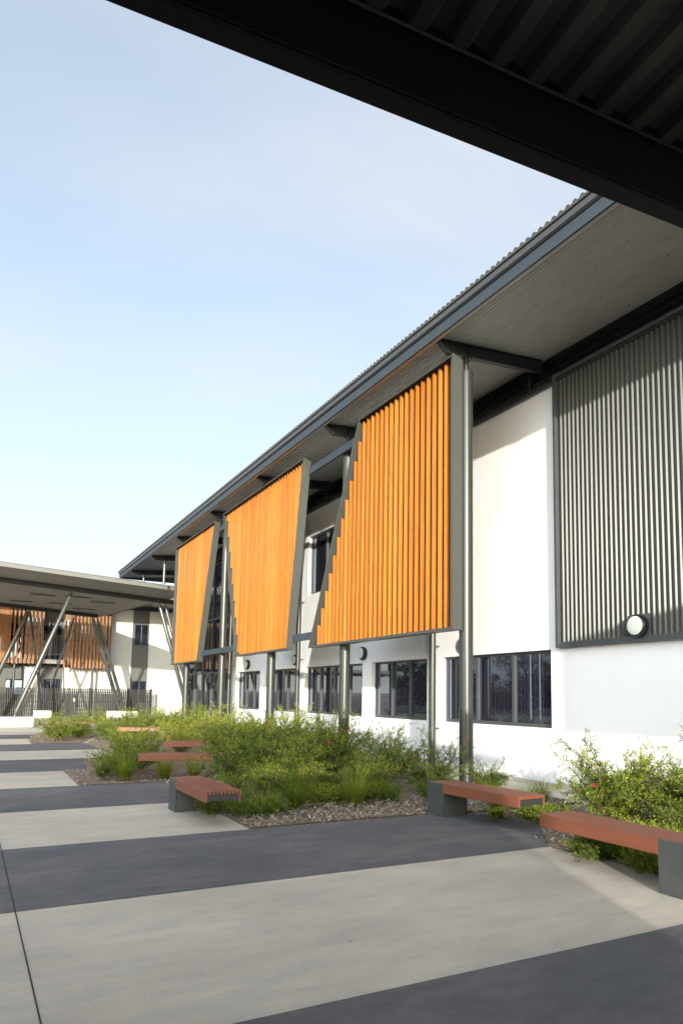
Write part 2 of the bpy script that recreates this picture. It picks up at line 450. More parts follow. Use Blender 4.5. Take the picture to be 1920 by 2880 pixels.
# soffit ribs run along the building
n = len(pr); vs = []
for y in (ry0, 35.2):
    for t, d in pr:
        x = XE + .02 + t; vs.append((x, y, zs(x) + .012 - d))
ok = [i for i in range(n - 1) if pr[i + 1][0] + XE < XF + .3]
g.add(vs, [(i, i + 1, n + i + 1, n + i) for i in ok])
vs = []
for y in (35.2, ry1):
    for t, d in pr:
        x = XE + .02 + t; vs.append((x, y, zs(x) + .012 - d))
g.add(vs, [(i, i + 1, n + i + 1, n + i) for i in range(n - 1)])
sof = part('soffit', g, M['soffit'], bld)
g = MB(); sr = random.Random(5)
for k in range(75):
    y = ry0 + .3 + k * .62
    for x in (6.78, 7.55, 8.35, 9.0):
        if x < XF: g.box(x - .007, x + .007, y - .007, y + .007, zs(x) - .012, zs(x) - .001)
part('soffit_screws', g, M['screwm'], sof)
g = MB()
g.box(XE - .005, XE + .03, ry0, ry1, 7.80, 7.985)
fa = part('fascia', g, M['fascia'], bld, bevel=.005)
g = MB(); g.box(XE + .031, XE + .10, ry0, ry1, 7.80, 7.835)
part('fascia_return', g, M['soffit'], fa)
g = MB(); g.prism([(XE - .012, ry0, 8.0), (XE - .05, ry0, 8.02), (XE - .07, ry0, 8.10), (XE - .075, ry0, 8.115), (XE + .08, ry0, 8.115), (XE + .08, ry0, 8.0)], (0, ry1 - ry0, 0))
part('gutter', g, M['gutter'], bld)
# roof sheeting with trapezoid ribs across, ends showing over the gutter
g = MB(); pr = corr_profile(ry0, ry1, .13, .036, .30); n = len(pr); vs = []
for x, zz in ((XE - .10, 8.135), (XF + 14, 8.135 + SL * (XF + 14 - XE + .1))):
    for y, d in pr: vs.append((x, y, zz + d))
g.add(vs, [(i, i + 1, n + i + 1, n + i) for i in range(n - 1)])
vs = [(x, y, z - .004) for x, y, z in vs]
g.add(vs, [(i + 1, i, n + i, n + i + 1) for i in range(n - 1)])
# end lips of the sheet
for i in range(n - 1):
    (ya, da), (yb, db) = pr[i], pr[i + 1]
    g.add([(XE - .10, ya, 8.131 + da), (XE - .10, yb, 8.131 + db), (XE - .096, yb, 8.10), (XE - .096, ya, 8.10)], [(0, 1, 2, 3)])
part('roof_sheeting', g, M['sheet'], bld)
g = MB(); g.box(XE, XF + 13, ry1 + .001, ry1 + .05, 7.80, 8.15)
part('end_fascia', g, M['fascia'], bld)

# rafters, columns, downpipes
COLY = [9.73 + 4.53 * k for k in range(5)]
XC = 7.35
RAFY = [9.73 + 4.53 * k for k in range(-4, 7)]
rafs = []
for y in RAFY:
    g = MB(); x0 = 6.73; w = .055
    zt0, zt1 = zs(x0) - .016, zs(XF - .03) - .016
    prof = [(x0, zt0), (XF - .10, zt1), (XF - .10, zt1 - .235), (x0 + .22, zs(x0 + .22) - .235)]
    # web
    g.prism([(x, y - .008, z) for x, z in prof], (0, .016, 0))
    # flanges
    g.hexa([(x0, y - w, zt0 - .014), (XF - .10, y - w, zt1 - .014), (XF - .10, y + w, zt1 - .014), (x0, y + w, zt0 - .014)],
           [(x0, y - w, zt0), (XF - .10, y - w, zt1), (XF - .10, y + w, zt1), (x0, y + w, zt0)])
    xb = x0 + .22; zb = zs(xb) - .235
    g.hexa([(xb, y - w, zb - .014), (XF - .10, y - w, zt1 - .249), (XF - .10, y + w, zt1 - .249), (xb, y + w, zb - .014)],
           [(xb, y - w, zb), (XF - .10, y - w, zt1 - .235), (XF - .10, y + w, zt1 - .235), (xb, y + w, zb)])
    g.hexa([(x0 - .012, y - w, zt0 - .012), (x0 + .002, y - w, zt0 - .02), (x0 + .002, y + w, zt0 - .02), (x0 - .012, y + w, zt0 - .012)],
           [(xb - .012, y - w, zb - .012), (xb + .002, y - w, zb + .002), (xb + .002, y + w, zb + .002), (xb - .012, y + w, zb - .012)])
    g.box(XC - .006, XC + .006, y - w, y + w, zs(XC) - .25, zs(XC) - .03)
    part('rafter', g, M['dark'], bld)
for y in COLY:
    g = MB(); g.tube([(XC, y, 0), (XC, y, 7.36)], .120, 32)
    c = part('column', g, M['column'], bld, smooth='auto')
    g = MB(); g.tube([(XC, y, 7.361), (XC, y, 7.385)], .124, 32); g.tube([(XC, y, 7.385), (XC, y, zs(XC) - .25)], .045, 16)
    g.box(XC - .11, XC + .11, y - .06, y + .06, zs(XC) - .275, zs(XC) - .262)
    part('column_cap', g, M['dark'], c, smooth='auto')
for y in (32.38, 36.9):
    g = MB(); g.tube([(XC, y, 6.6), (XC, y, zs(XC) - .25)], .06, 16)
    part('short_post', g, M['strut'], bld, smooth='auto')
for y in (13.25, 20.85, 27.75):
    g = MB(); g.tube([(XF - .17, y, .03), (XF - .17, y, 7.48)], .078, 20)
    dp = part('downpipe', g, M['column'], bld, smooth='auto')
    for z in (.9, 2.75, 4.6, 6.4):
        g = MB(); g.tube([(XF - .17, y, z), (XF - .17, y, z + .035)], .082, 20); g.box(XF - .10, XF - .001, y - .03, y + .03, z + .002, z + .033)
        part('pipe_bracket', g, M['frame'], dp, smooth='auto')

# ------------------------------------------------------------------ slatted timber screens
def screen(label, corners, group, ys_rng):
    # corners (y,z): bottom far, bottom near, top near, top far ; near = towards the camera
    (y0, z0), (y1, z1), (y2, z2), (y3, z3) = corners
    XP, D, T = 7.0, .21, .05
    root = thing('slatted_screen', label, 'timber screen', (XP, (y0 + y1) / 2, z0), 0, group)
    cy, cz = sum(c[0] for c in corners) / 4, sum(c[1] for c in corners) / 4
    # inset polygon
    P = [Vector((y, z)) for y, z in corners]; n = 4
    def inset(t):
        out = []
        for i in range(n):
            a, b, c = P[i - 1], P[i], P[(i + 1) % n]
            d1 = (b - a).normalized(); d2 = (c - b).normalized()
            n1 = Vector((d1.y, -d1.x)); n2 = Vector((d2.y, -d2.x))
            ctr = Vector((cy, cz))
            if (ctr - b).dot(n1) < 0: n1 = -n1
            if (ctr - b).dot(n2) < 0: n2 = -n2
            # solve b + u  with u.n1=t,u.n2=t
            det = n1.x * n2.y - n1.y * n2.x
            out.append(b + Vector(((t * n2.y - t * n1.y) / det, (n1.x * t - n2.x * t) / det)))
        return out
    I1 = inset(T); I2 = inset(.012)
    g = MB()
    for i in range(n):
        j = (i + 1) % n
        # front flange (thin), outer web, back flange
        for xa, xb, q in ((XP, XP + .010, I1), (XP + .010, XP + D - .010, I2), (XP + D - .010, XP + D, I1)):
            a, b, c, d = P[i], P[j], q[j], q[i]
            g.hexa([(xa, a.x, a.y), (xa, b.x, b.y), (xa, c.x, c.y), (xa, d.x, d.y)], [(xb, a.x, a.y), (xb, b.x, b.y), (xb, c.x, c.y), (xb, d.x, d.y)])
    part('frame', g, M['screenframe'], root)
    # slats
    q = inset(.055); ya, yb = min(p.x for p in q), max(p.x for p in q)
    def span(y):
        zz = []
        for i in range(n):
            a, b = q[i], q[(i + 1) % n]
            if (a.x - y) * (b.x - y) <= 0 and abs(a.x - b.x) > 1e-6:
                zz.append(a.y + (b.y - a.y) * (y - a.x) / (b.x - a.x))
        return (min(zz), max(zz)) if len(zz) >= 2 else None
    g = MB(); y = ya + .06; w = .054; k = 0; bk = MB()
    per = .192
    y = ys_rng
    while y < yb - .01:
        lo = []
        for yy in (y - w / 2, y + w / 2):
            if ya < yy < yb: s = span(yy); lo.append(s) if s else None
        if len(lo) == 2:
            zb = max(lo[0][0], lo[1][0]); zt = min(lo[0][1], lo[1][1])
            if zt - zb > .12:
                g.box(XP + .082, XP + .154, y - w / 2, y + w / 2, zb, zt)
        y += per
    part('slats', g, M['timber'], root, bevel=.0025)
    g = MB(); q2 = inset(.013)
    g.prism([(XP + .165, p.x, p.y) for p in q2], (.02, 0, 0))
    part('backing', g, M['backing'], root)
    return root
GS = 'orange slatted screens hung on the columns'
screen('nearest and largest orange slatted screen, its far edge sloping outward to the foot', [(15.52, 2.75), (9.65, 2.75), (9.65, 7.64), (13.12, 7.64)], GS, 9.80)
screen('middle orange slatted screen, narrower at the foot than at the top', [(21.0, 2.78), (16.85, 2.78), (16.05, 7.65), (22.68, 7.65)], GS, 16.16)
screen('farthest orange slatted screen, next to the flat entrance canopy', [(29.0, 2.78), (25.2, 2.78), (23.57, 7.62), (28.96, 7.62)], GS, 23.75)
for z, ya, yb in ((3.07, 15.55, 16.8), (3.07, 21.05, 25.15), (7.30, 13.2, 16.0), (7.30, 22.75, 23.5)):
    g = MB(); g.box(7.14, 7.205, ya, yb, z - .09, z + .09)
    part('tie_rail', g, M['fascia'], bld, bevel=.003)

# ------------------------------------------------------------------ round wall lamps
lamp_labels = ['round bulkhead lamp at the foot of the grey corrugated cladding', 'round bulkhead lamp half hidden behind the nearest column',
               'round bulkhead lamp on white wall below the nearest slatted screen', 'round bulkhead lamp half hidden behind the second downpipe', 'smallest round bulkhead lamp, left of the others by the glazed entry']
proto = None
for i, y in enumerate((7.57, 12.17, 16.76, 21.35, 25.95)):
    xw = XF - (.115 if i == 0 else 0)
    if proto is None:
        lp = thing('wall_lamp', lamp_labels[0], 'wall lamp', (xw, y, 2.77), 0, 'round bulkhead lamps along the wall')
        g = MB(); g.lathe((0, 0, 0), [(-.001, .17), (-.03, .182), (-.085, .182), (-.115, .165), (-.120, .158), (-.112, .150)], 48)
        part('rim', g, M['rim'], lp, local=True, smooth='auto')
        g = MB(); g.lathe((0, 0, 0), [(-.100, .149), (-.124, .146), (-.136, .120), (-.142, .07), (-.144, .01)], 48)
        part('diffuser', g, M['diffuser'], lp, local=True, smooth='auto')
        g = MB(); g.box(.0005, .045, -.2, .2, -.19, .19)
        part('mounting_plate', g, M['frame'], lp, local=True)
        proto = lp
    else:
        lp = proto.copy(); COL.objects.link(lp); lp.location = (xw, y, 2.77); lp['label'] = lamp_labels[i]
        for ch in proto.children:
            if ch.name.startswith('mounting'): continue
            c = ch.copy(); COL.objects.link(c); c.parent = lp

# ------------------------------------------------------------------ benches
def bench_local():
    """seat runs along +Y from the base end; origin at the base's outer left corner on the ground"""
    W, L, B, H = .44, 1.76, .34, .44
    g = MB(); g.box(.026, W - .026, 0, B, 0, .39); g.box(0, .025, 0, B, 0, H); g.box(W - .025, W, 0, B, 0, H)
    g.box(.026, W - .026, -.004, .02, .391, H - .012)
    base = g
    s = MB(); s.box(0, .025, B + .002, L, .31, H); s.box(W - .025, W, B + .002, L, .31, H)
    sl = MB(); n = 8; pitch = (W - .056) / n
    for k in range(n):
        x = .028 + k * pitch; sl.box(x + .0055, x + pitch - .0055, .024, L - .001, .402, H)
    e = MB(); e.box(.027, W - .027, B + .01, L - .012, .325, .398)
    return base, s, sl, e
bproto = None
benches = [  # x, y, rz, label
    (2.51, 10.18, 'down', 'terracotta slatted bench at the left of the near bed, its slatted end towards the viewer'),
    (5.60, 8.34, 'down', 'terracotta slatted bench in front of the nearest steel column, on a grey base'),
    (5.11, 3.78, 'up', 'nearest terracotta bench, at the right edge before the leafy bush'),
    (4.45, 13.22, -22, 'long terracotta bench seen side on behind the grass tufts'),
    (5.72, 16.68, -22, 'sunlit terracotta bench behind the long side-on bench'),
    (5.98, 24.3, -22, 'small far terracotta bench half sunk among yellow-green shrubs'),
    (4.60, 29.6, -22, 'farthest bench, only its orange glimpsed through the left shrubs'),
]
for i, (x, y, r, lab) in enumerate(benches):
    if bproto is None:
        b = thing('bench', lab, 'bench', (0, 0, 0), 0, 'cantilevered terracotta benches')
        ba, s, sl, e = bench_local()
        part('base', ba, M['benchbase'], b, local=True, bevel=.003)
        se = part('seat', s, M['bench'], b, local=True, bevel=.003)
        part('slats', sl, M['bench'], se, local=True, bevel=.002)
        part('end_box', e, M['dark'], se, local=True)
        bproto = b
    else:
        b = copy_tree(bproto); b['label'] = lab
    if r == 'down':   # base far, seat towards the camera: rotate 180 about Z; origin corner becomes right side
        b.rotation_euler.z = R(180) + (R(4) if i == 1 else 0); b.location = (x + .44, y, 0.004)
    elif r == 'up':
        b.rotation_euler.z = 0; b.location = (x, y, .004)
    else:             # base on the right, seat runs to the left and slightly away
        a = R(90 + r * -1)  # direction of the seat
        d = Vector((-math.cos(R(22)), math.sin(R(22))))
        b.rotation_euler.z = math.atan2(-d.x, d.y); b.location = (x, y, .03)
        # local +X then points away from the camera? keep near face on the seat line
        b.location = (x, y - .0, .03)

# ------------------------------------------------------------------ plants
def rv(r): return Vector((r.gauss(0, 1), r.gauss(0, 1), r.gauss(0, 1))).normalized()
def leaf(mb, p, d, up, L, W):
    s = d.cross(up)
    if s.length < 1e-4: s = d.orthogonal()
    s = s.normalized() * W
    mb.add([p, p + d * L * .45 + s, p + d * L, p + d * L * .45 - s], [(0, 1, 2, 3)])
def make_shrub(seed, stems=24, height=1.0, spread=.62, dense=1.0, flowers=5, lf=.056, wisps=7, low=False):
    r = random.Random(seed); fol = MB(); st = MB(); fl = MB(); tips = []
    for k in range(stems + wisps):
        wisp = k >= stems
        a = r.uniform(0, 6.283) + k * 2.4; lean = (r.uniform(.3, 2.6) if low else r.uniform(.05, 1.05)) if not wisp else r.uniform(.1, .8)
        Ls = height * r.uniform(.48, 1.04) * (1.25 if wisp else 1) * (1 - (.0 if low else .25) * lean)
        p = Vector((r.gauss(0, .06), r.gauss(0, .06), 0)); d = Vector((math.cos(a) * lean, math.sin(a) * lean, 1)).normalized()
        pts = [p.copy()]; n = 9
        for i in range(n):
            d = (d + rv(r) * .13 + Vector((math.cos(a), math.sin(a), 0)) * .07 * spread / .6 + Vector((0, 0, -.05 if i > 4 and not wisp else .0))).normalized()
            p = p + d * Ls / n; pts.append(p.copy())
        st.tube(pts, [.011 * (1 - .85 * i / n) for i in range(n + 1)], 4, cap=False)
        # twigs
        for i in range(1 if low else 2, n + 1):
            nt_ = int((3.2 if not wisp else 1.4) * dense * (1.15 - .045 * i if not low else 1) + r.random())
            for _ in range(nt_):
                b0 = pts[i - 1].lerp(pts[i], r.random()); main = (pts[i] - pts[i - 1]).normalized()
                td = (main * .7 + rv(r) * .9 + Vector((0, 0, .12))).normalized(); TL = r.uniform(.09, .26) * (.6 if wisp else 1)
                m = 4; tp = [b0]; dd = td
                for j in range(m):
                    dd = (dd + rv(r) * .12 + Vector((0, 0, .03))).normalized(); tp.append(tp[-1] + dd * TL / m)
                st.tube(tp, [.0026, .0024, .002, .0017, .0013], 3, cap=False)
                nl = int(TL / .0105)
                for q in range(nl):
                    u = (q + r.random()) / nl; s_ = min(m - 1, int(u * m)); pp = tp[s_].lerp(tp[s_ + 1], u * m - s_)
                    top = b0.z > height * .52  # yellow leaves weighted upward, painting sunlit tops over real tip growth
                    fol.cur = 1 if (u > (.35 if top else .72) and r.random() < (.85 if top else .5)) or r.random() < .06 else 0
                    ld = (dd * .75 + rv(r) * .75).normalized()
                    leaf(fol, pp, ld, rv(r), lf * r.uniform(.6, 1.1) * (.7 if u > .85 else 1), lf * .085)
                tips.append((tp[-1], dd))
        for q in range(14 if not wisp else 22):
            i = r.uniform(.45, .999) * n; s_ = int(i); pp = pts[s_].lerp(pts[min(n, s_ + 1)], i - s_); fol.cur = 1 if wisp and r.random() < .4 else 0
            leaf(fol, pp, (d * .5 + rv(r)).normalized(), rv(r), lf * r.uniform(.6, 1), lf * .085)
    fol.cur = 0
    for p, d in r.sample(tips, flowers) if flowers else []:
        for _ in range(90):
            o = p + d * r.uniform(0, .075); v = rv(r); v = (v - d * v.dot(d)).normalized()
            leaf(fl, o, (v + d * .3).normalized(), rv(r), .026, .0017)
    return fol, st, fl
def shrub_thing(seed, label, cat='shrub', group=None, name='bottlebrush_shrub', **k):
    fol, st, fl = make_shrub(seed, **k)
    t = thing(name, label, cat, (0, 0, 0), 0, group)
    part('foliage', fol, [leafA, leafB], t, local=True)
    part('stems', st, M['stem'], t, local=True)
    if fl.f: part('flowers', fl, M['flower'], t, local=True)
    return t
G1 = 'bottlebrush shrubs in the garden beds'
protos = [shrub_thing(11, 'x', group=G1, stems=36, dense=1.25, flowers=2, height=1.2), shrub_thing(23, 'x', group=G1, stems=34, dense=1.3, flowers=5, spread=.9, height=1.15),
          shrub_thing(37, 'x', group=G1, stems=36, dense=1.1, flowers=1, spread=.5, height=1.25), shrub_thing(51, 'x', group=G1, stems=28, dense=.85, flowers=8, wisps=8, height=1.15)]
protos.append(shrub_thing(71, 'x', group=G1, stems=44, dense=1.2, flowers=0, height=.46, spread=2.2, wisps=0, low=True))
used = set()
def place(k, x, y, s, rz, label, sz=1.):
    p = protos[k]
    if k not in used: used.add(k); t = p
    else: t = copy_tree(p)
    t.location = (x, y, bedz(x, y) - .01); t.rotation_euler.z = rz; t.scale = (s, s, s * sz); t['label'] = label
    return t
SH = [  # k, x, y, scale, label
    (0, 7.15, 6.35, 1.10, 'lush sunlit bottlebrush bush directly behind the nearest bench'),
    (2, 8.05, 5.75, 1.02, 'sparser bottlebrush bush at the right edge against the white wall'),
    (1, 7.75, 6.9, .80, 'low bush between the nearest bench bush and the white wall'),
    (3, 7.9, 4.6, .95, 'bush cut by the right edge of the photo behind the nearest bench base'),
    (4, 6.25, 5.2, .9, 'dark low bush in the shade under the nearest bench'),
    (3, 6.75, 9.9, .98, 'open bush with red brushes beside the bench at the nearest column'),
    (1, 6.2, 10.9, .92, 'bush with many red brushes right of the yellow grass tuft'),
    (0, 5.15, 11.5, 1.08, 'tall bush in the middle of the near bed below the second column'),
    (2, 5.9, 12.4, 1.15, 'tall airy bush with a sprig up against the third window'),
    (1, 4.25, 10.5, .92, 'big dark bush spilling over the left bench'),
    (2, 4.0, 11.6, .88, 'bush right behind the left bench, hiding the end of the long bench'),
    (4, 3.2, 9.7, .9, 'trailing dark bush on the ground under the left bench'),
    (2, 4.75, 12.9, 1.10, 'bright-tipped bush between the long bench and the middle of the bed'),
    (3, 7.4, 12.2, .98, 'wispy bush against the white wall between nearest column and first downpipe'),
    (0, 6.9, 14.0, 1.10, 'bush at the foot of the second column'),
    (1, 5.7, 14.6, 1.12, 'yellow-green bush just left of the second column'),
    (2, 4.9, 15.2, .98, 'yellow-green bush hiding the right end of the sunlit bench'),
    (1, 2.6, 14.6, .72, 'spreading grey-green bush at the corner of the paving, left of the long bench'),
    (3, 2.2, 14.0, .42, 'low straggly bush at the left corner of the middle bed'),
    (2, 3.15, 15.3, .76, 'dark bush behind the left end of the long bench'),
    (0, 3.4, 17.3, .48, 'bush left of the sunlit bench'),
    (0, 7.2, 16.8, 1.12, 'sunlit bush between the second and third columns'),
    (2, 6.0, 17.8, 1.15, 'sunlit bush behind the sunlit bench'),
    (1, 7.3, 19.6, 1.12, 'sunlit bush by the third column'),
    (3, 6.3, 20.6, 1.10, 'wispy sunlit bush below the fourth window'),
    (0, 5.0, 19.2, .85, 'bright bush behind the bare twig left of the sunlit bench'),
    (2, 4.1, 20.2, .60, 'dark bush in front of the small far bench'),
    (1, 7.3, 22.6, 1.12, 'sunlit bush below the last window'),
    (2, 6.2, 23.4, 1.05, 'sunlit bush right of the small far bench'),
    (0, 7.2, 25.6, 1.05, 'sunlit bush in front of the glazed entry'),
    (3, 6.3, 26.6, 1.05, 'sunlit bush at the foot of the fourth column'),
    (1, 5.2, 26.3, .95, 'sunlit bush behind the small far bench'),
    (2, 4.4, 27.6, .75, 'bush in front of the right white concrete block'),
    (0, 7.0, 29.0, 1.0, 'far sunlit bush at the foot of the farthest column'),
    (1, 5.9, 30.0, 1.0, 'far sunlit bush below the left white end wall'),
    (3, 4.9, 31.0, .95, 'farthest bush, before the slatted fence'),
    (1, 2.6, 25.8, .85, 'arching yellow-green bush at the front left of the far bed'),
    (2, 3.4, 26.6, .72, 'bush right of the arching bush in the far bed'),
    (0, 3.0, 28.2, .62, 'bush hiding the farthest bench'),
    (1, 3.9, 31.0, .9, 'bush behind the farthest bench, below the fence'),
    (3, 4.1, 22.6, .42, 'dark low bush between the middle and far beds'),
    (1, 4.9, 10.2, .62, 'low bush between the two front grass tufts and the taller bushes'),
    (0, 5.6, 9.95, .60, 'low feathery bush behind the yellow grass tuft'),
    (3, 6.3, 9.2, .50, 'small dark bush beside the base of the bench at the nearest column'),
    (2, 4.1, 9.75, .70, 'dark bush beside the near end of the left bench'),
    (4, 6.75, 7.2, .75, 'small dark plant on the ground between the two right benches'),
    (4, 5.80, 5.35, .75, 'dark undergrowth at the bed corner below the free end of the nearest bench'),
    (4, 5.85, 4.65, .85, 'dark undergrowth beneath the middle of the nearest bench'),
    (4, 5.95, 4.05, .8, 'dark undergrowth beside the base of the nearest bench'),
    (4, 4.7, 9.75, .95, 'spreading blue-green groundcover behind the dark green tuft'),
    (4, 5.55, 9.6, .8, 'spreading groundcover just behind the yellow-green tuft'),
    (4, 3.45, 9.15, .8, 'groundcover creeping out beside the left bench'),
    (1, 7.3, 5.4, .72, 'leafy bush filling the gap behind the nearest bench'),
    (0, 8.35, 6.6, .85, 'bright bush closest to the white wall at the right'),
    (1, 3.9, 21.6, .55, 'dark rounded bush left of the small far bench'),
    (0, 5.4, 21.6, .80, 'bright bush in front of the right end of the small far bench'),
    (2, 3.3, 30.9, .80, 'feathery bush behind the farthest bench, left of the right white block'),
    (0, 5.3, 28.4, .92, 'sunlit bush between the small far bench and the farthest column'),
    (1, 4.2, 25.6, .72, 'sunlit bush hiding the left end of the small far bench'),
    (1, 7.7, 9.6, .55, 'low bush between the nearest column and the pale path'),
]
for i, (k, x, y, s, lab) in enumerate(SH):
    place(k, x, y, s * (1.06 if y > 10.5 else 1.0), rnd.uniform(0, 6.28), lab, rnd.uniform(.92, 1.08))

def make_tuft(seed, n=420, L=.68, spread=1.15):
    r = random.Random(seed); g = MB()
    for _ in range(n):
        a = r.uniform(0, 6.283); l = r.uniform(.1, 1) * spread; w = r.uniform(.0022, .0042); h = L * r.uniform(.55, 1.05)
        p = Vector((r.gauss(0, .035), r.gauss(0, .035), 0)); d = Vector((math.cos(a) * l, math.sin(a) * l, 1)).normalized()
        s = Vector((-math.sin(a), math.cos(a), 0)); m = 5; pts = []
        for i in range(m + 1):
            ww = w * (1 - i / m) + .0004
            pts += [p - s * ww, p + s * ww]; p = p + d * h / m; d = (d + Vector((math.cos(a), math.sin(a), -.55)) * .11 * (1 + l) + rv(r) * .03).normalized()
        g.add(pts, [(2 * i, 2 * i + 1, 2 * i + 3, 2 * i + 2) for i in range(m)])
    return g
tp = []
for sd in (1, 2):
    o = link_mesh('grass_tuft', make_tuft(sd), grassM); tag(o, 'x', 'grass tuft', 'strappy grass tufts in the mulch'); tp.append(o)
TU = [
    (0, 5.0, 9.25, 1.05, 'bright yellow-green grass tuft at the front of the mulch, near the middle bench'),
    (1, 4.0, 9.2, .95, 'dark green grass tuft at the mulch edge, left of the yellow one'),
    (1, 4.55, 10.3, 1.1, 'tall grass tuft behind the two front tufts'),
    (0, 3.6, 8.95, .5, 'small grass tuft beside the near end of the left bench'),
    (1, 2.55, 13.65, 1.0, 'grass tuft at the front corner of the middle bed'),
    (0, 3.25, 13.6, .95, 'grass tuft under the left end of the long bench'),
    (1, 3.75, 13.35, .85, 'grass tuft under the middle of the long bench'),
    (0, 6.25, 7.6, .8, 'shaded grass tuft under the bench by the nearest column'),
    (1, 6.75, 7.55, .85, 'grass tuft at the free end of the bench by the nearest column'),
    (0, 6.9, 8.5, .6, 'thin grass tuft in front of the nearest column'),
    (1, 7.6, 8.2, .85, 'wispy grass tuft between column and bush, against the pale path'),
    (0, 5.9, 5.4, .55, 'dark grass tuft in the shade under the nearest bench'),
    (0, 6.05, 4.7, .6, 'shaded blades under the nearest bench, left of its base'),
    (1, 6.0, 8.75, .75, 'tuft tucked behind the base of the bench at the nearest column'),
    (1, 3.5, 9.9, .7, 'dark blades under the free end of the left bench'),
]
for i, (k, x, y, s, lab) in enumerate(TU):
    o = tp[k] if i in (0, 1) else tp[k].copy()
    if i not in (0, 1): COL.objects.link(o)
    o.location = (x, y, bedz(x, y) - .005); o.rotation_euler.z = rnd.uniform(0, 6.28); o.scale = (s, s, s); o['label'] = lab

# ------------------------------------------------------------------ entrance canopy (porte cochere)
pc = thing('entrance_canopy', 'wide flat entrance canopy on slanting steel struts at the left', 'canopy', (2, 37, 0))
def pcz(x): return 6.95 - .058 * (x - .8)
L0 = -13.
R0, R1 = 9.0, 6.9
Ya, Yb = 33.7, 49.3
g = MB(); g.hexa([(L0, Ya, pcz(L0)), (R0, Ya, pcz(R0)), (R1, Yb, pcz(R1)), (L0, Yb, pcz(L0))],
                 [(L0, Ya, pcz(L0) + .10), (R0, Ya, pcz(R0) + .10), (R1, Yb, pcz(R1) + .10), (L0, Yb, pcz(L0) + .10)])
part('ceiling_lining', g, M['pcsoffit'], pc)
g = MB()
g.hexa([(L0, Ya - .06, pcz(L0) - .01), (R0 + .03, Ya - .06, pcz(R0) - .01), (R0 + .03, Ya - .002, pcz(R0) - .01), (L0, Ya - .002, pcz(L0) - .01)],
       [(L0, Ya - .06, pcz(L0) + .17), (R0 + .03, Ya - .06, pcz(R0) + .17), (R0 + .03, Ya - .002, pcz(R0) + .17), (L0, Ya - .002, pcz(L0) + .17)])
g.hexa([(R0 + .002, Ya, pcz(R0) - .02), (R0 + .05, Ya, pcz(R0) - .02), (R1 + .05, Yb, pcz(R1) - .02), (R1 + .002, Yb, pcz(R1) - .02)],
       [(R0 + .002, Ya, pcz(R0) + .15), (R0 + .05, Ya, pcz(R0) + .15), (R1 + .05, Yb, pcz(R1) + .15), (R1 + .002, Yb, pcz(R1) + .15)])
part('fascia', g, M['pcfascia'], pc)
g = MB(); g.hexa([(L0, Ya - .08, pcz(L0) + .172), (R0 + .05, Ya - .08, pcz(R0) + .172), (R1 + .05, Yb + .1, pcz(R1) + .172), (L0, Yb + .1, pcz(L0) + .172)],
                 [(L0, Ya - .08, pcz(L0) + .20), (R0 + .05, Ya - .08, pcz(R0) + .20), (R1 + .05, Yb + .1, pcz(R1) + .20), (L0, Yb + .1, pcz(L0) + .20)])
part('roof_sheet', g, M['gutter'], pc)
for y, xr in ((37.0, 9.15), (47.5, 6.75)):
    for s_ in (1,):
        g = MB()
        for z0_, z1_, w in ((-.23, -.215, .10), (-.215, -.017, .01), (-.017, -.002, .10)):
            g.hexa([(L0, y - w, pcz(L0) + z0_), (xr, y - w, pcz(xr) + z0_), (xr, y + w, pcz(xr) + z0_), (L0, y + w, pcz(L0) + z0_)],
                   [(L0, y - w, pcz(L0) + z1_), (xr, y - w, pcz(xr) + z1_), (xr, y + w, pcz(xr) + z1_), (L0, y + w, pcz(L0) + z1_)])
    part('beam', g, M['dark'], pc)
def strut(a, b, r, m='strut'):
    a, b = Vector(a), Vector(b); d = (b - a).normalized(); Ln = (b - a).length
    g = MB(); g.tube([a, a + d * .12, a + d * .13, a + d * .30, b - d * .30, b - d * .13, b - d * .12, b], [r * .3, r * .3, r * .6, r, r, r * .6, r * .3, r * .3], 20)
    part('strut', g, M[m], pc, smooth='auto')
strut((1.82, 37, .45), (4.02, 37, 6.54), .10)
strut((1.2, 37, .45), (-1.1, 37, 6.8), .10)
strut((10.0, 37, .46), (8.2, 37, 6.30), .10); strut((10.35, 37.25, .46), (8.55, 37.2, 6.28), .085)
strut((8.60, 48.7, .46), (6.42, 47.5, 6.38), .12); strut((8.95, 48.95, .46), (6.72, 47.6, 6.36), .10)
strut((.55, 48.3, .46), (2.78, 47.5, 6.60), .14)
strut((3.95, 49.2, .46), (2.85, 47.6, 6.58), .055, 'dark'); strut((4.05, 49.2, .46), (5.40, 47.6, 6.44), .055, 'dark')
for (lx, ly) in ((4.65, 40.1), (6.04, 41.0), (4.2, 43.9), (5.6, 45.1), (3.0, 41.0), (2.2, 45.0)):
    g = MB(); g.box(lx - .62, lx + .62, ly - .07, ly + .07, pcz(lx) - .085, pcz(lx) - .04)
    part('ceiling_batten', g, M['gutter'], pc)
blk = ['long white concrete block at the left carrying a slanting strut', 'white concrete block under the paired slanting struts', 'white concrete block hidden behind the farthest column', 'far low white block under the thin dark braces', 'far block at the left edge under a dark strut']
for i, (x0, x1, y0, y1) in enumerate(((.2, 2.63, 36.65, 37.35), (7.85, 9.68, 48.5, 49.3), (9.5, 10.9, 36.7, 37.5), (3.5, 4.5, 48.9, 49.5), (-.2, 1.0, 48.0, 48.6))):
    g = MB(); g.box(x0, x1, y0, y1, 0, .45)
    o = link_mesh('concrete_block', g, M['block'], ((x0 + x1) / 2, (y0 + y1) / 2, 0), bevel=.012); o.location = ((x0 + x1) / 2, (y0 + y1) / 2, 0)
    tag(o, blk[i], 'concrete block', 'white footing blocks of the struts')

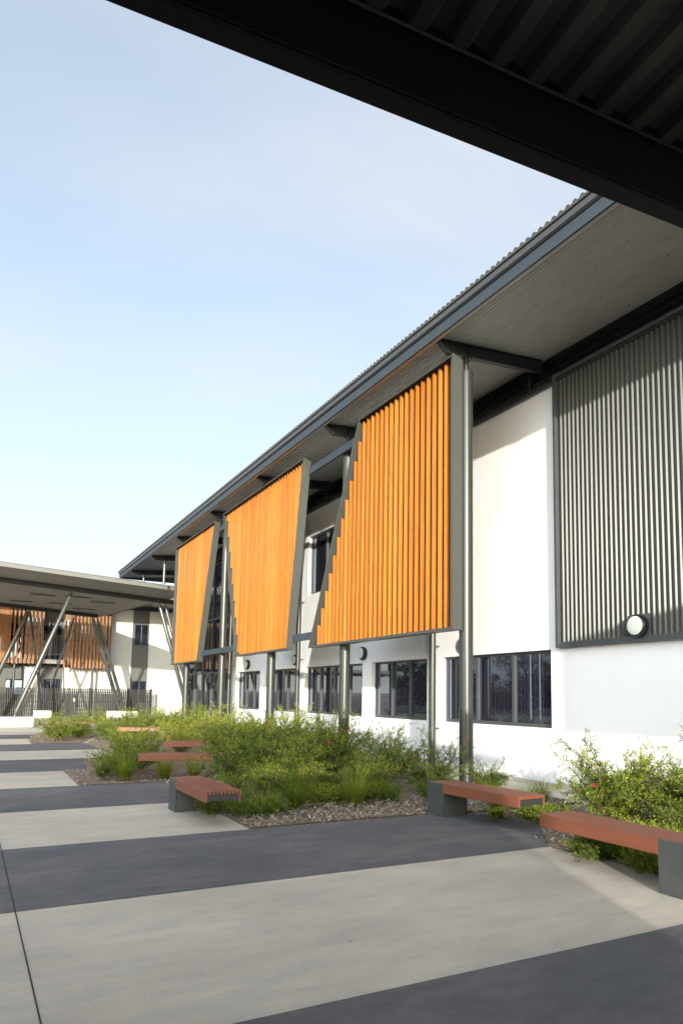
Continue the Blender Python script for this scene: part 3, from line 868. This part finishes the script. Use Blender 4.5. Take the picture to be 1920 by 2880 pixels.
# ------------------------------------------------------------------ far wing
fw = thing('far_wing', 'far two-storey wing with white walls, grey bays and orange slatted balconies', 'building', (5, 53.5, 0))
YB = 53.5
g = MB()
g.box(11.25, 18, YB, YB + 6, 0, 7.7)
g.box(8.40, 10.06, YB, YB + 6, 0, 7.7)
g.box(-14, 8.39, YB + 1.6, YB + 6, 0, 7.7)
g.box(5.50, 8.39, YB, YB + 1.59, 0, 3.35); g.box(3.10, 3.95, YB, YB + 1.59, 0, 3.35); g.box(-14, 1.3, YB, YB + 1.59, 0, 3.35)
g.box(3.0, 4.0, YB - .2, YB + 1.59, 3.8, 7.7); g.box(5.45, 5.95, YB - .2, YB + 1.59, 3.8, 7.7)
part('wall', g, M['shadewhite'], fw)
g = MB(); g.box(10.061, 11.249, YB + .12, YB + 6, 0, 7.7); part('recessed_bay', g, M['grey_wall'], fw)
g = MB(); g.box(3.951, 5.499, YB + .3, YB + 1.58, 0, 3.35); g.box(1.31, 3.09, YB + .3, YB + 1.58, 0, 3.35)
g.box(4.01, 5.44, YB + .9, YB + 1.58, 3.8, 7.7); g.box(1.2, 2.99, YB + .9, YB + 1.58, 3.8, 7.7)
part('recessed_bay', g, M['grey_wall'], fw)
g = MB(); g.box(-14, 5.98, YB - 1.2, YB + 1.6, 3.551, 3.82)
part('balcony_slab', g, M['slab'], fw)
g = MB(); g.box(5.98, 8.39, YB - 1.2, YB + 1.6, 3.351, 3.55); part('screen_ledge', g, M['grey_wall'], fw)
def fwin(x0, x1, z0, z1, y, n=2):
    g = MB(); t = .06
    g.box(x0, x1, y - .05, y, z0, z0 + t); g.box(x0, x1, y - .05, y, z1 - t, z1)
    for k in range(n + 1):
        xx = x0 + t / 2 + (x1 - x0 - t) * k / n; g.box(xx - t / 2, xx + t / 2, y - .05, y, z0 + t, z1 - t)
    f = part('window', g, M['frame'], fw)
    g = MB(); g.add([(x0, y - .02, z0), (x1, y - .02, z0), (x1, y - .02, z1), (x0, y - .02, z1)], [(0, 1, 2, 3)])
    part('pane', g, M['glass'], f)
fwin(10.2, 11.22, 5.1, 6.72, YB + .10); fwin(10.2, 11.22, .9, 2.56, YB + .10)
fwin(4.15, 5.45, .2, 2.6, YB + .28); fwin(1.95, 3.05, .2, 2.54, YB + .28)
fwin(4.1, 5.4, 3.85, 6.4, YB + .88, 3); fwin(1.3, 2.9, 3.85, 6.4, YB + .88, 3)
def fscreen(x0, x1, z0, z1, per, w, lab):
    g = MB(); x = x0; r = random.Random(int(x0 * 100))
    while x < x1:
        g.box(x, x + w, YB - 1.40, YB - 1.31, z0 + r.uniform(-.03, .03), z1); x += per
    o = part('slatted_balcony_screen', g, M['shadetimber'], fw, label=lab)
    g = MB(); g.box(x0, x1, YB - 1.305, YB - 1.25, z0 + .30, z0 + .38); g.box(x0, x1, YB - 1.305, YB - 1.25, z1 - .4, z1 - .32); g.box(x0, x1, YB - 1.305, YB - 1.25, (z0 + z1) / 2, (z0 + z1) / 2 + .06)
    part('rail', g, M['dark'], o)
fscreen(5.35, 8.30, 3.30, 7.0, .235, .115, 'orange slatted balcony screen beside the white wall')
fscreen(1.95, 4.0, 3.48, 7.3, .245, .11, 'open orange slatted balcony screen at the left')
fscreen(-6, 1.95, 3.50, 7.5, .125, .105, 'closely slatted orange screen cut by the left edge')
g = MB(); x = 4.03
while x < 5.35: g.box(x, x + .03, YB - 1.26, YB - 1.23, 4.2, 5.45); x += .115
g.box(4.0, 5.4, YB - 1.27, YB - 1.22, 5.451, 5.49)
g.box(4.0, 5.4, YB - 1.27, YB - 1.22, 4.15, 4.199)
part('balustrade', g, M['gutter'], fw)
for x in (2.4, 7.28):
    g = MB(); g.tube([(x, YB - 1.1, 0), (x, YB - 1.1, 3.5)], .08, 14); part('column', g, M['column'], fw, smooth='auto')
g = MB(); g.box(8.31, 8.39, YB - 1.2, YB - .01, 3.3, 7.6); part('screen_end_post', g, M['dark'], fw)
g = MB(); g.hexa([(-14, YB - 5.6, 7.72), (20, YB - 5.6, 7.72), (20, YB + 7, 8.3), (-14, YB + 7, 8.3)], [(-14, YB - 5.6, 8.0), (20, YB - 5.6, 8.0), (20, YB + 7, 8.5), (-14, YB + 7, 8.5)])
part('roof', g, M['dark'], fw)
g = MB(); g.lathe((3.4, YB - .21, 6.5), [(0, .0)], 3) if False else None
g = MB(); g.tube([(3.55, YB - .205, 6.0), (3.55, YB - .30, 6.0)], .14, 20)
part('bulkhead_lamp', g, M['rim'], fw, smooth='auto')

# fence in front of the far wing
fe = thing('picket_fence', 'dark metal picket fence running in front of the far wing', 'fence', (5, 51.5, 0))
g = MB(); x = -12
fr = random.Random(9)
while x < 11.15:
    g.box(x, x + .074, 51.47, 51.50, .06, 1.90); x += .118
part('pickets', g, M['picket'], fe)
g = MB()
for z in (.45, .98, 1.62): g.box(-12, 11.15, 51.502, 51.54, z, z + .045)
part('rail', g, M['picket'], fe)
for x in (-11, -8.2, -5.4, -2.6, .2, 2.9, 5.75, 7.05, 9.6, 11.17):
    g = MB(); g.box(x - .05, x + .05, 51.541, 51.63, 0, 1.95); part('post', g, M['picket'], fe)
g = MB(); g.box(6.05, 6.16, 51.44, 51.468, 1.02, 1.25); part('gate_lock', g, M['diffuser'], fe)

# ------------------------------------------------------------------ near canopy overhead
A = R(-4.7)
nc = thing('near_canopy', 'dark corrugated canopy overhead, crossing the top right corner', 'canopy', (.881, 1.342, 0), A)
def loc(name, mb, m, **k): return part(name, mb, m, nc, local=True, **k)
XL, XR = -12.0, 1.75
g = MB()
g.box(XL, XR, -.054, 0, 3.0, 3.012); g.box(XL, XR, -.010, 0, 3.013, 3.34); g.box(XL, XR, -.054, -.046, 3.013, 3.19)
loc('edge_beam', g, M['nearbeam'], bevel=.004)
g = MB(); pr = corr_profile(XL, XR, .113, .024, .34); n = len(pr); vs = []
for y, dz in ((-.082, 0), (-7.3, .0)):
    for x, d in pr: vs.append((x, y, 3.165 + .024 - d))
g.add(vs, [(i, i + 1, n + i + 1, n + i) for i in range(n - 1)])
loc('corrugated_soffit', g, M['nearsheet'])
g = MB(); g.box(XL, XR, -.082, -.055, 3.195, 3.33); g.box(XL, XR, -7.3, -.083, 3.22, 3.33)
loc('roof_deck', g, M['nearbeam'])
# unseen rear wall and roof slab, added to cast shade on plaza and facade
g = MB(); g.box(-16, .15, -6.3, -6.0, 0, 3.15)
o = link_mesh('rear_shade_wall', g, M['rearshade'], (-8, -6.15, 0)); o.location = (-8, -6.15, 0)
tag(o, 'plain rendered wall added unseen behind the viewer to shade the plaza', 'wall')
wk = thing('shade_slab', 'unseen roof slab on posts, added to shade the white wall', 'shade caster', (7.2, -6, 0))
g = MB(); g.box(3.5, 9.1, -11, -4, 3.3, 4.86); part('roof', g, M['nearbeam'], wk)
for x, y in ((8.9, -4.3), (8.9, -10.5)):
    g = MB(); g.tube([(x, y, 0), (x, y, 3.3)], .06, 12); part('post', g, M['column'], wk, smooth='auto')

# ------------------------------------------------------------------ trees and flagpoles the glazing mirrors
def make_tree(seed, H=8, W=3.2):
    r = random.Random(seed); t = MB(); f = MB()
    t.tube([(0, 0, 0), (.1, .05, H * .25), (.0, .15, H * .45), (.1, .1, H * .7)], [.22, .17, .13, .06], 8)
    cl = []
    for k in range(24):
        a = r.uniform(0, 6.28); z = H * r.uniform(.22, .95); rr = W * math.sqrt(max(.05, 1 - ((z / H - .52) / .5) ** 2)) * r.uniform(.35, .9)
        c = Vector((math.cos(a) * rr, math.sin(a) * rr, z)); cl.append(c)
        t.tube([(0, .1, z * .6), (c * .6) + Vector((0, 0, z * .3)), c], [.07, .04, .015], 5, cap=False)
    for c in cl:
        s = r.uniform(.5, 1.1)
        for _ in range(170):
            p = c + rv(r) * s * r.random() ** .4; leaf(f, p, rv(r), rv(r), .24, .055)
    return t, f
TR = [(-22, 58), (-28, 52), (-19, 66), (-33, 47), (-24, 74), (-38, 42), (-36, 36), (-40, 66), (-14, 80), (-35, 82)]
tdesc = ['short broad', 'tall narrow', 'leaning', 'ragged', 'dense', 'thin', 'rounded', 'high', 'far', 'farthest']
ts = []
for i, (x, y) in enumerate(TR):
    if i < 3:
        tt, ff = make_tree(60 + i, 7 + .6 * i, 4 + .3 * i)
        t = thing('gum_tree', 'x', 'tree', (0, 0, 0), 0, 'trees west of the plaza mirrored in the windows')
        part('trunk', tt, M['trunk'], t, local=True); part('crown', ff, treeM, t, local=True); ts.append(t)
    else: t = copy_tree(ts[i % 3])
    t.location = (x, y, 0); t.rotation_euler.z = i * 1.3; t.scale = (1, 1, .9 + .05 * (i % 4)); t['label'] = tdesc[i] + ' tree across the plaza, seen only mirrored in the glass'
g = MB(); hr = random.Random(77)
for k in range(15000):
    t = hr.random(); z = hr.uniform(.1, 1) ** .7 * (3.6 + 1.0 * math.sin(t * 23) + .6 * math.sin(t * 61))
    p = Vector((-40 + 26 * t + hr.gauss(0, .7), 30 + 52 * t + hr.gauss(0, .7), z)); leaf(g, p, rv(hr), rv(hr), .42, .13)
tag(link_mesh('boundary_hedge', g, treeM), 'long dark hedge across the plaza, seen only mirrored in the glass', 'hedge')
for i, (x, y) in enumerate(((-6.5, 28.0), (-9.0, 30.0))):
    t = thing('flagpole', ('nearer' if i == 0 else 'farther') + ' white flagpole with a limp red flag, mirrored in the nearest window', 'flagpole', (x, y, 0), 0, 'flagpoles by the plaza')
    g = MB(); g.tube([(0, 0, 0), (0, 0, 9)], [.06, .03], 12); part('pole', g, M['pole'], t, local=True, smooth='auto')
    g = MB(); pts = []
    for k in range(9): pts += [(.05 + .05 * k, .03 * math.sin(k * 1.7), 8.8), (.05 + .04 * k, .05 * math.sin(k * 1.3), 7.1 + .05 * k)]
    g.add(pts, [(2 * k, 2 * k + 1, 2 * k + 3, 2 * k + 2) for k in range(8)]); part('flag', g, M['flagred'], t, local=True)

# ------------------------------------------------------------------ camera
yaw, pitch, roll = .5115, .104, .0136
f_, px_, py_ = 1985., 1041.3, 1753.2
ca, sa, cb, sb, cc, sc = math.cos(yaw), math.sin(yaw), math.cos(pitch), math.sin(pitch), math.cos(roll), math.sin(roll)
fwv = Vector((sa * cb, ca * cb, sb)); rv_ = Vector((ca, -sa, 0)); uv = rv_.cross(fwv)
r2 = rv_ * cc + uv * sc; u2 = -rv_ * sc + uv * cc
cam = bpy.data.cameras.new('camera'); co = bpy.data.objects.new('camera', cam); COL.objects.link(co)
mt = Matrix((r2, u2, -fwv)).transposed().to_4x4(); mt.translation = Vector((0, 0, 1.6)); co.matrix_world = mt
cam.sensor_fit = 'HORIZONTAL'; cam.sensor_width = 36; cam.lens = 36 * f_ / 1920
cam.shift_x = -(px_ - 960) / 1920; cam.shift_y = (py_ - 1440) / 1920
cam.clip_start = .05; cam.clip_end = 3000
S.camera = co

# ------------------------------------------------------------------ light
sdir = Vector((1, 2.35, -.40)).normalized()
elev = math.asin(-sdir.z); az = math.atan2(-sdir.x, -sdir.y)   # clockwise from +Y
sl = bpy.data.lights.new('sun', 'SUN'); sl.energy = 2.7; sl.angle = R(.55); sl.color = (1., .94, .84)
so = bpy.data.objects.new('sun', sl); COL.objects.link(so); so.rotation_euler = sdir.to_track_quat('-Z', 'Y').to_euler()
w = bpy.data.worlds.new('World'); S.world = w; w.use_nodes = True; nt = w.node_tree
bg = nt.nodes['Background']
N = nt.nodes.new; L = nt.links.new
sky = N('ShaderNodeTexSky'); sky.sky_type = 'NISHITA'; sky.sun_disc = False
sky.sun_elevation = elev; sky.sun_rotation = az; sky.air_density = 1.0; sky.dust_density = .6; sky.ozone_density = 1.5
SKYFILL = 3.2
# thin high cloud veil
tc = N('ShaderNodeTexCoord'); sep = N('ShaderNodeSeparateXYZ'); L(tc.outputs['Generated'], sep.inputs[0])
mx = N('ShaderNodeMath'); mx.operation = 'MAXIMUM'; L(sep.outputs[2], mx.inputs[0]); mx.inputs[1].default_value = 0.
ad = N('ShaderNodeMath'); ad.operation = 'ADD'; L(mx.outputs[0], ad.inputs[0]); ad.inputs[1].default_value = .10
dx = N('ShaderNodeMath'); dx.operation = 'DIVIDE'; L(sep.outputs[0], dx.inputs[0]); L(ad.outputs[0], dx.inputs[1])
dy = N('ShaderNodeMath'); dy.operation = 'DIVIDE'; L(sep.outputs[1], dy.inputs[0]); L(ad.outputs[0], dy.inputs[1])
cmb = N('ShaderNodeCombineXYZ'); L(dx.outputs[0], cmb.inputs[0]); L(dy.outputs[0], cmb.inputs[1])
mp = N('ShaderNodeMapping'); mp.inputs['Scale'].default_value = (.55, 1.0, 1); mp.inputs['Rotation'].default_value = (0, 0, R(28)); L(cmb.outputs[0], mp.inputs[0])
n1 = N('ShaderNodeTexNoise'); n1.inputs['Scale'].default_value = .75; n1.inputs['Detail'].default_value = 7; n1.inputs['Roughness'].default_value = .5; n1.inputs['Distortion'].default_value = .5
L(mp.outputs[0], n1.inputs['Vector'])
veil = N('ShaderNodeMapRange'); veil.interpolation_type = 'SMOOTHSTEP'
for i, v in ((1, .34), (2, .68), (3, .42), (4, .95)): veil.inputs[i].default_value = v
L(n1.outputs['Fac'], veil.inputs[0])
hz = N('ShaderNodeMapRange'); L(mx.outputs[0], hz.inputs[0])
for i, v in ((1, 0.), (2, .75), (3, .95), (4, .0)): hz.inputs[i].default_value = v
mm = N('ShaderNodeMath'); mm.operation = 'MAXIMUM'; L(hz.outputs[0], mm.inputs[0])
sc_ = N('ShaderNodeMath'); sc_.operation = 'MULTIPLY'; L(veil.outputs[0], sc_.inputs[0]); sc_.inputs[1].default_value = .9
L(sc_.outputs[0], mm.inputs[1])
cm = N('ShaderNodeMix'); cm.data_type = 'RGBA'; L(mm.outputs[0], cm.inputs[0]); L(sky.outputs[0], cm.inputs[6])
cm.inputs[7].default_value = (2.34, 2.38, 2.46, 1)
# added fill: sky boosted on the unseen sun side to lift shaded surfaces
vd = N('ShaderNodeVectorMath'); vd.operation = 'DOT_PRODUCT'; L(tc.outputs['Generated'], vd.inputs[0]); vd.inputs[1].default_value = tuple(-sdir)
au = N('ShaderNodeMapRange'); au.interpolation_type = 'SMOOTHERSTEP'; L(vd.outputs['Value'], au.inputs[0])
for i, v in ((1, -.15), (2, 1.), (3, 0.), (4, 1.)): au.inputs[i].default_value = v
am = N('ShaderNodeMix'); am.data_type = 'RGBA'; L(au.outputs[0], am.inputs[0]); am.inputs[6].default_value = (1, 1, 1, 1); am.inputs[7].default_value = (SKYFILL, SKYFILL * .98, SKYFILL * .94, 1)
fm = N('ShaderNodeMix'); fm.data_type = 'RGBA'; fm.blend_type = 'MULTIPLY'; fm.inputs[0].default_value = 1
L(cm.outputs[2], fm.inputs[6]); L(am.outputs[2], fm.inputs[7])
# extra horizon boost on that side, added to lift the wall under the eave
iz = N('ShaderNodeMath'); iz.operation = 'SUBTRACT'; iz.inputs[0].default_value = 1.; L(mx.outputs[0], iz.inputs[1])
pz = N('ShaderNodeMath'); pz.operation = 'POWER'; L(iz.outputs[0], pz.inputs[0]); pz.inputs[1].default_value = 5.
ha = N('ShaderNodeMath'); ha.operation = 'MULTIPLY'; L(pz.outputs[0], ha.inputs[0]); L(au.outputs[0], ha.inputs[1])
hb = N('ShaderNodeMath'); hb.operation = 'MULTIPLY_ADD'; L(ha.outputs[0], hb.inputs[0]); hb.inputs[1].default_value = 2.2; hb.inputs[2].default_value = 1.
fs = N('ShaderNodeVectorMath'); fs.operation = 'SCALE'; L(fm.outputs[2], fs.inputs[0]); L(hb.outputs[0], fs.inputs['Scale'])
L(fs.outputs[0], bg.inputs['Color'])
bg.inputs['Strength'].default_value = .15
S.view_settings.view_transform = 'Standard'; S.view_settings.look = 'None'; S.view_settings.gamma = 1; S.view_settings.exposure = 1.36
S.render.resolution_x = 682; S.render.resolution_y = 1024
S.render.engine = 'CYCLES'
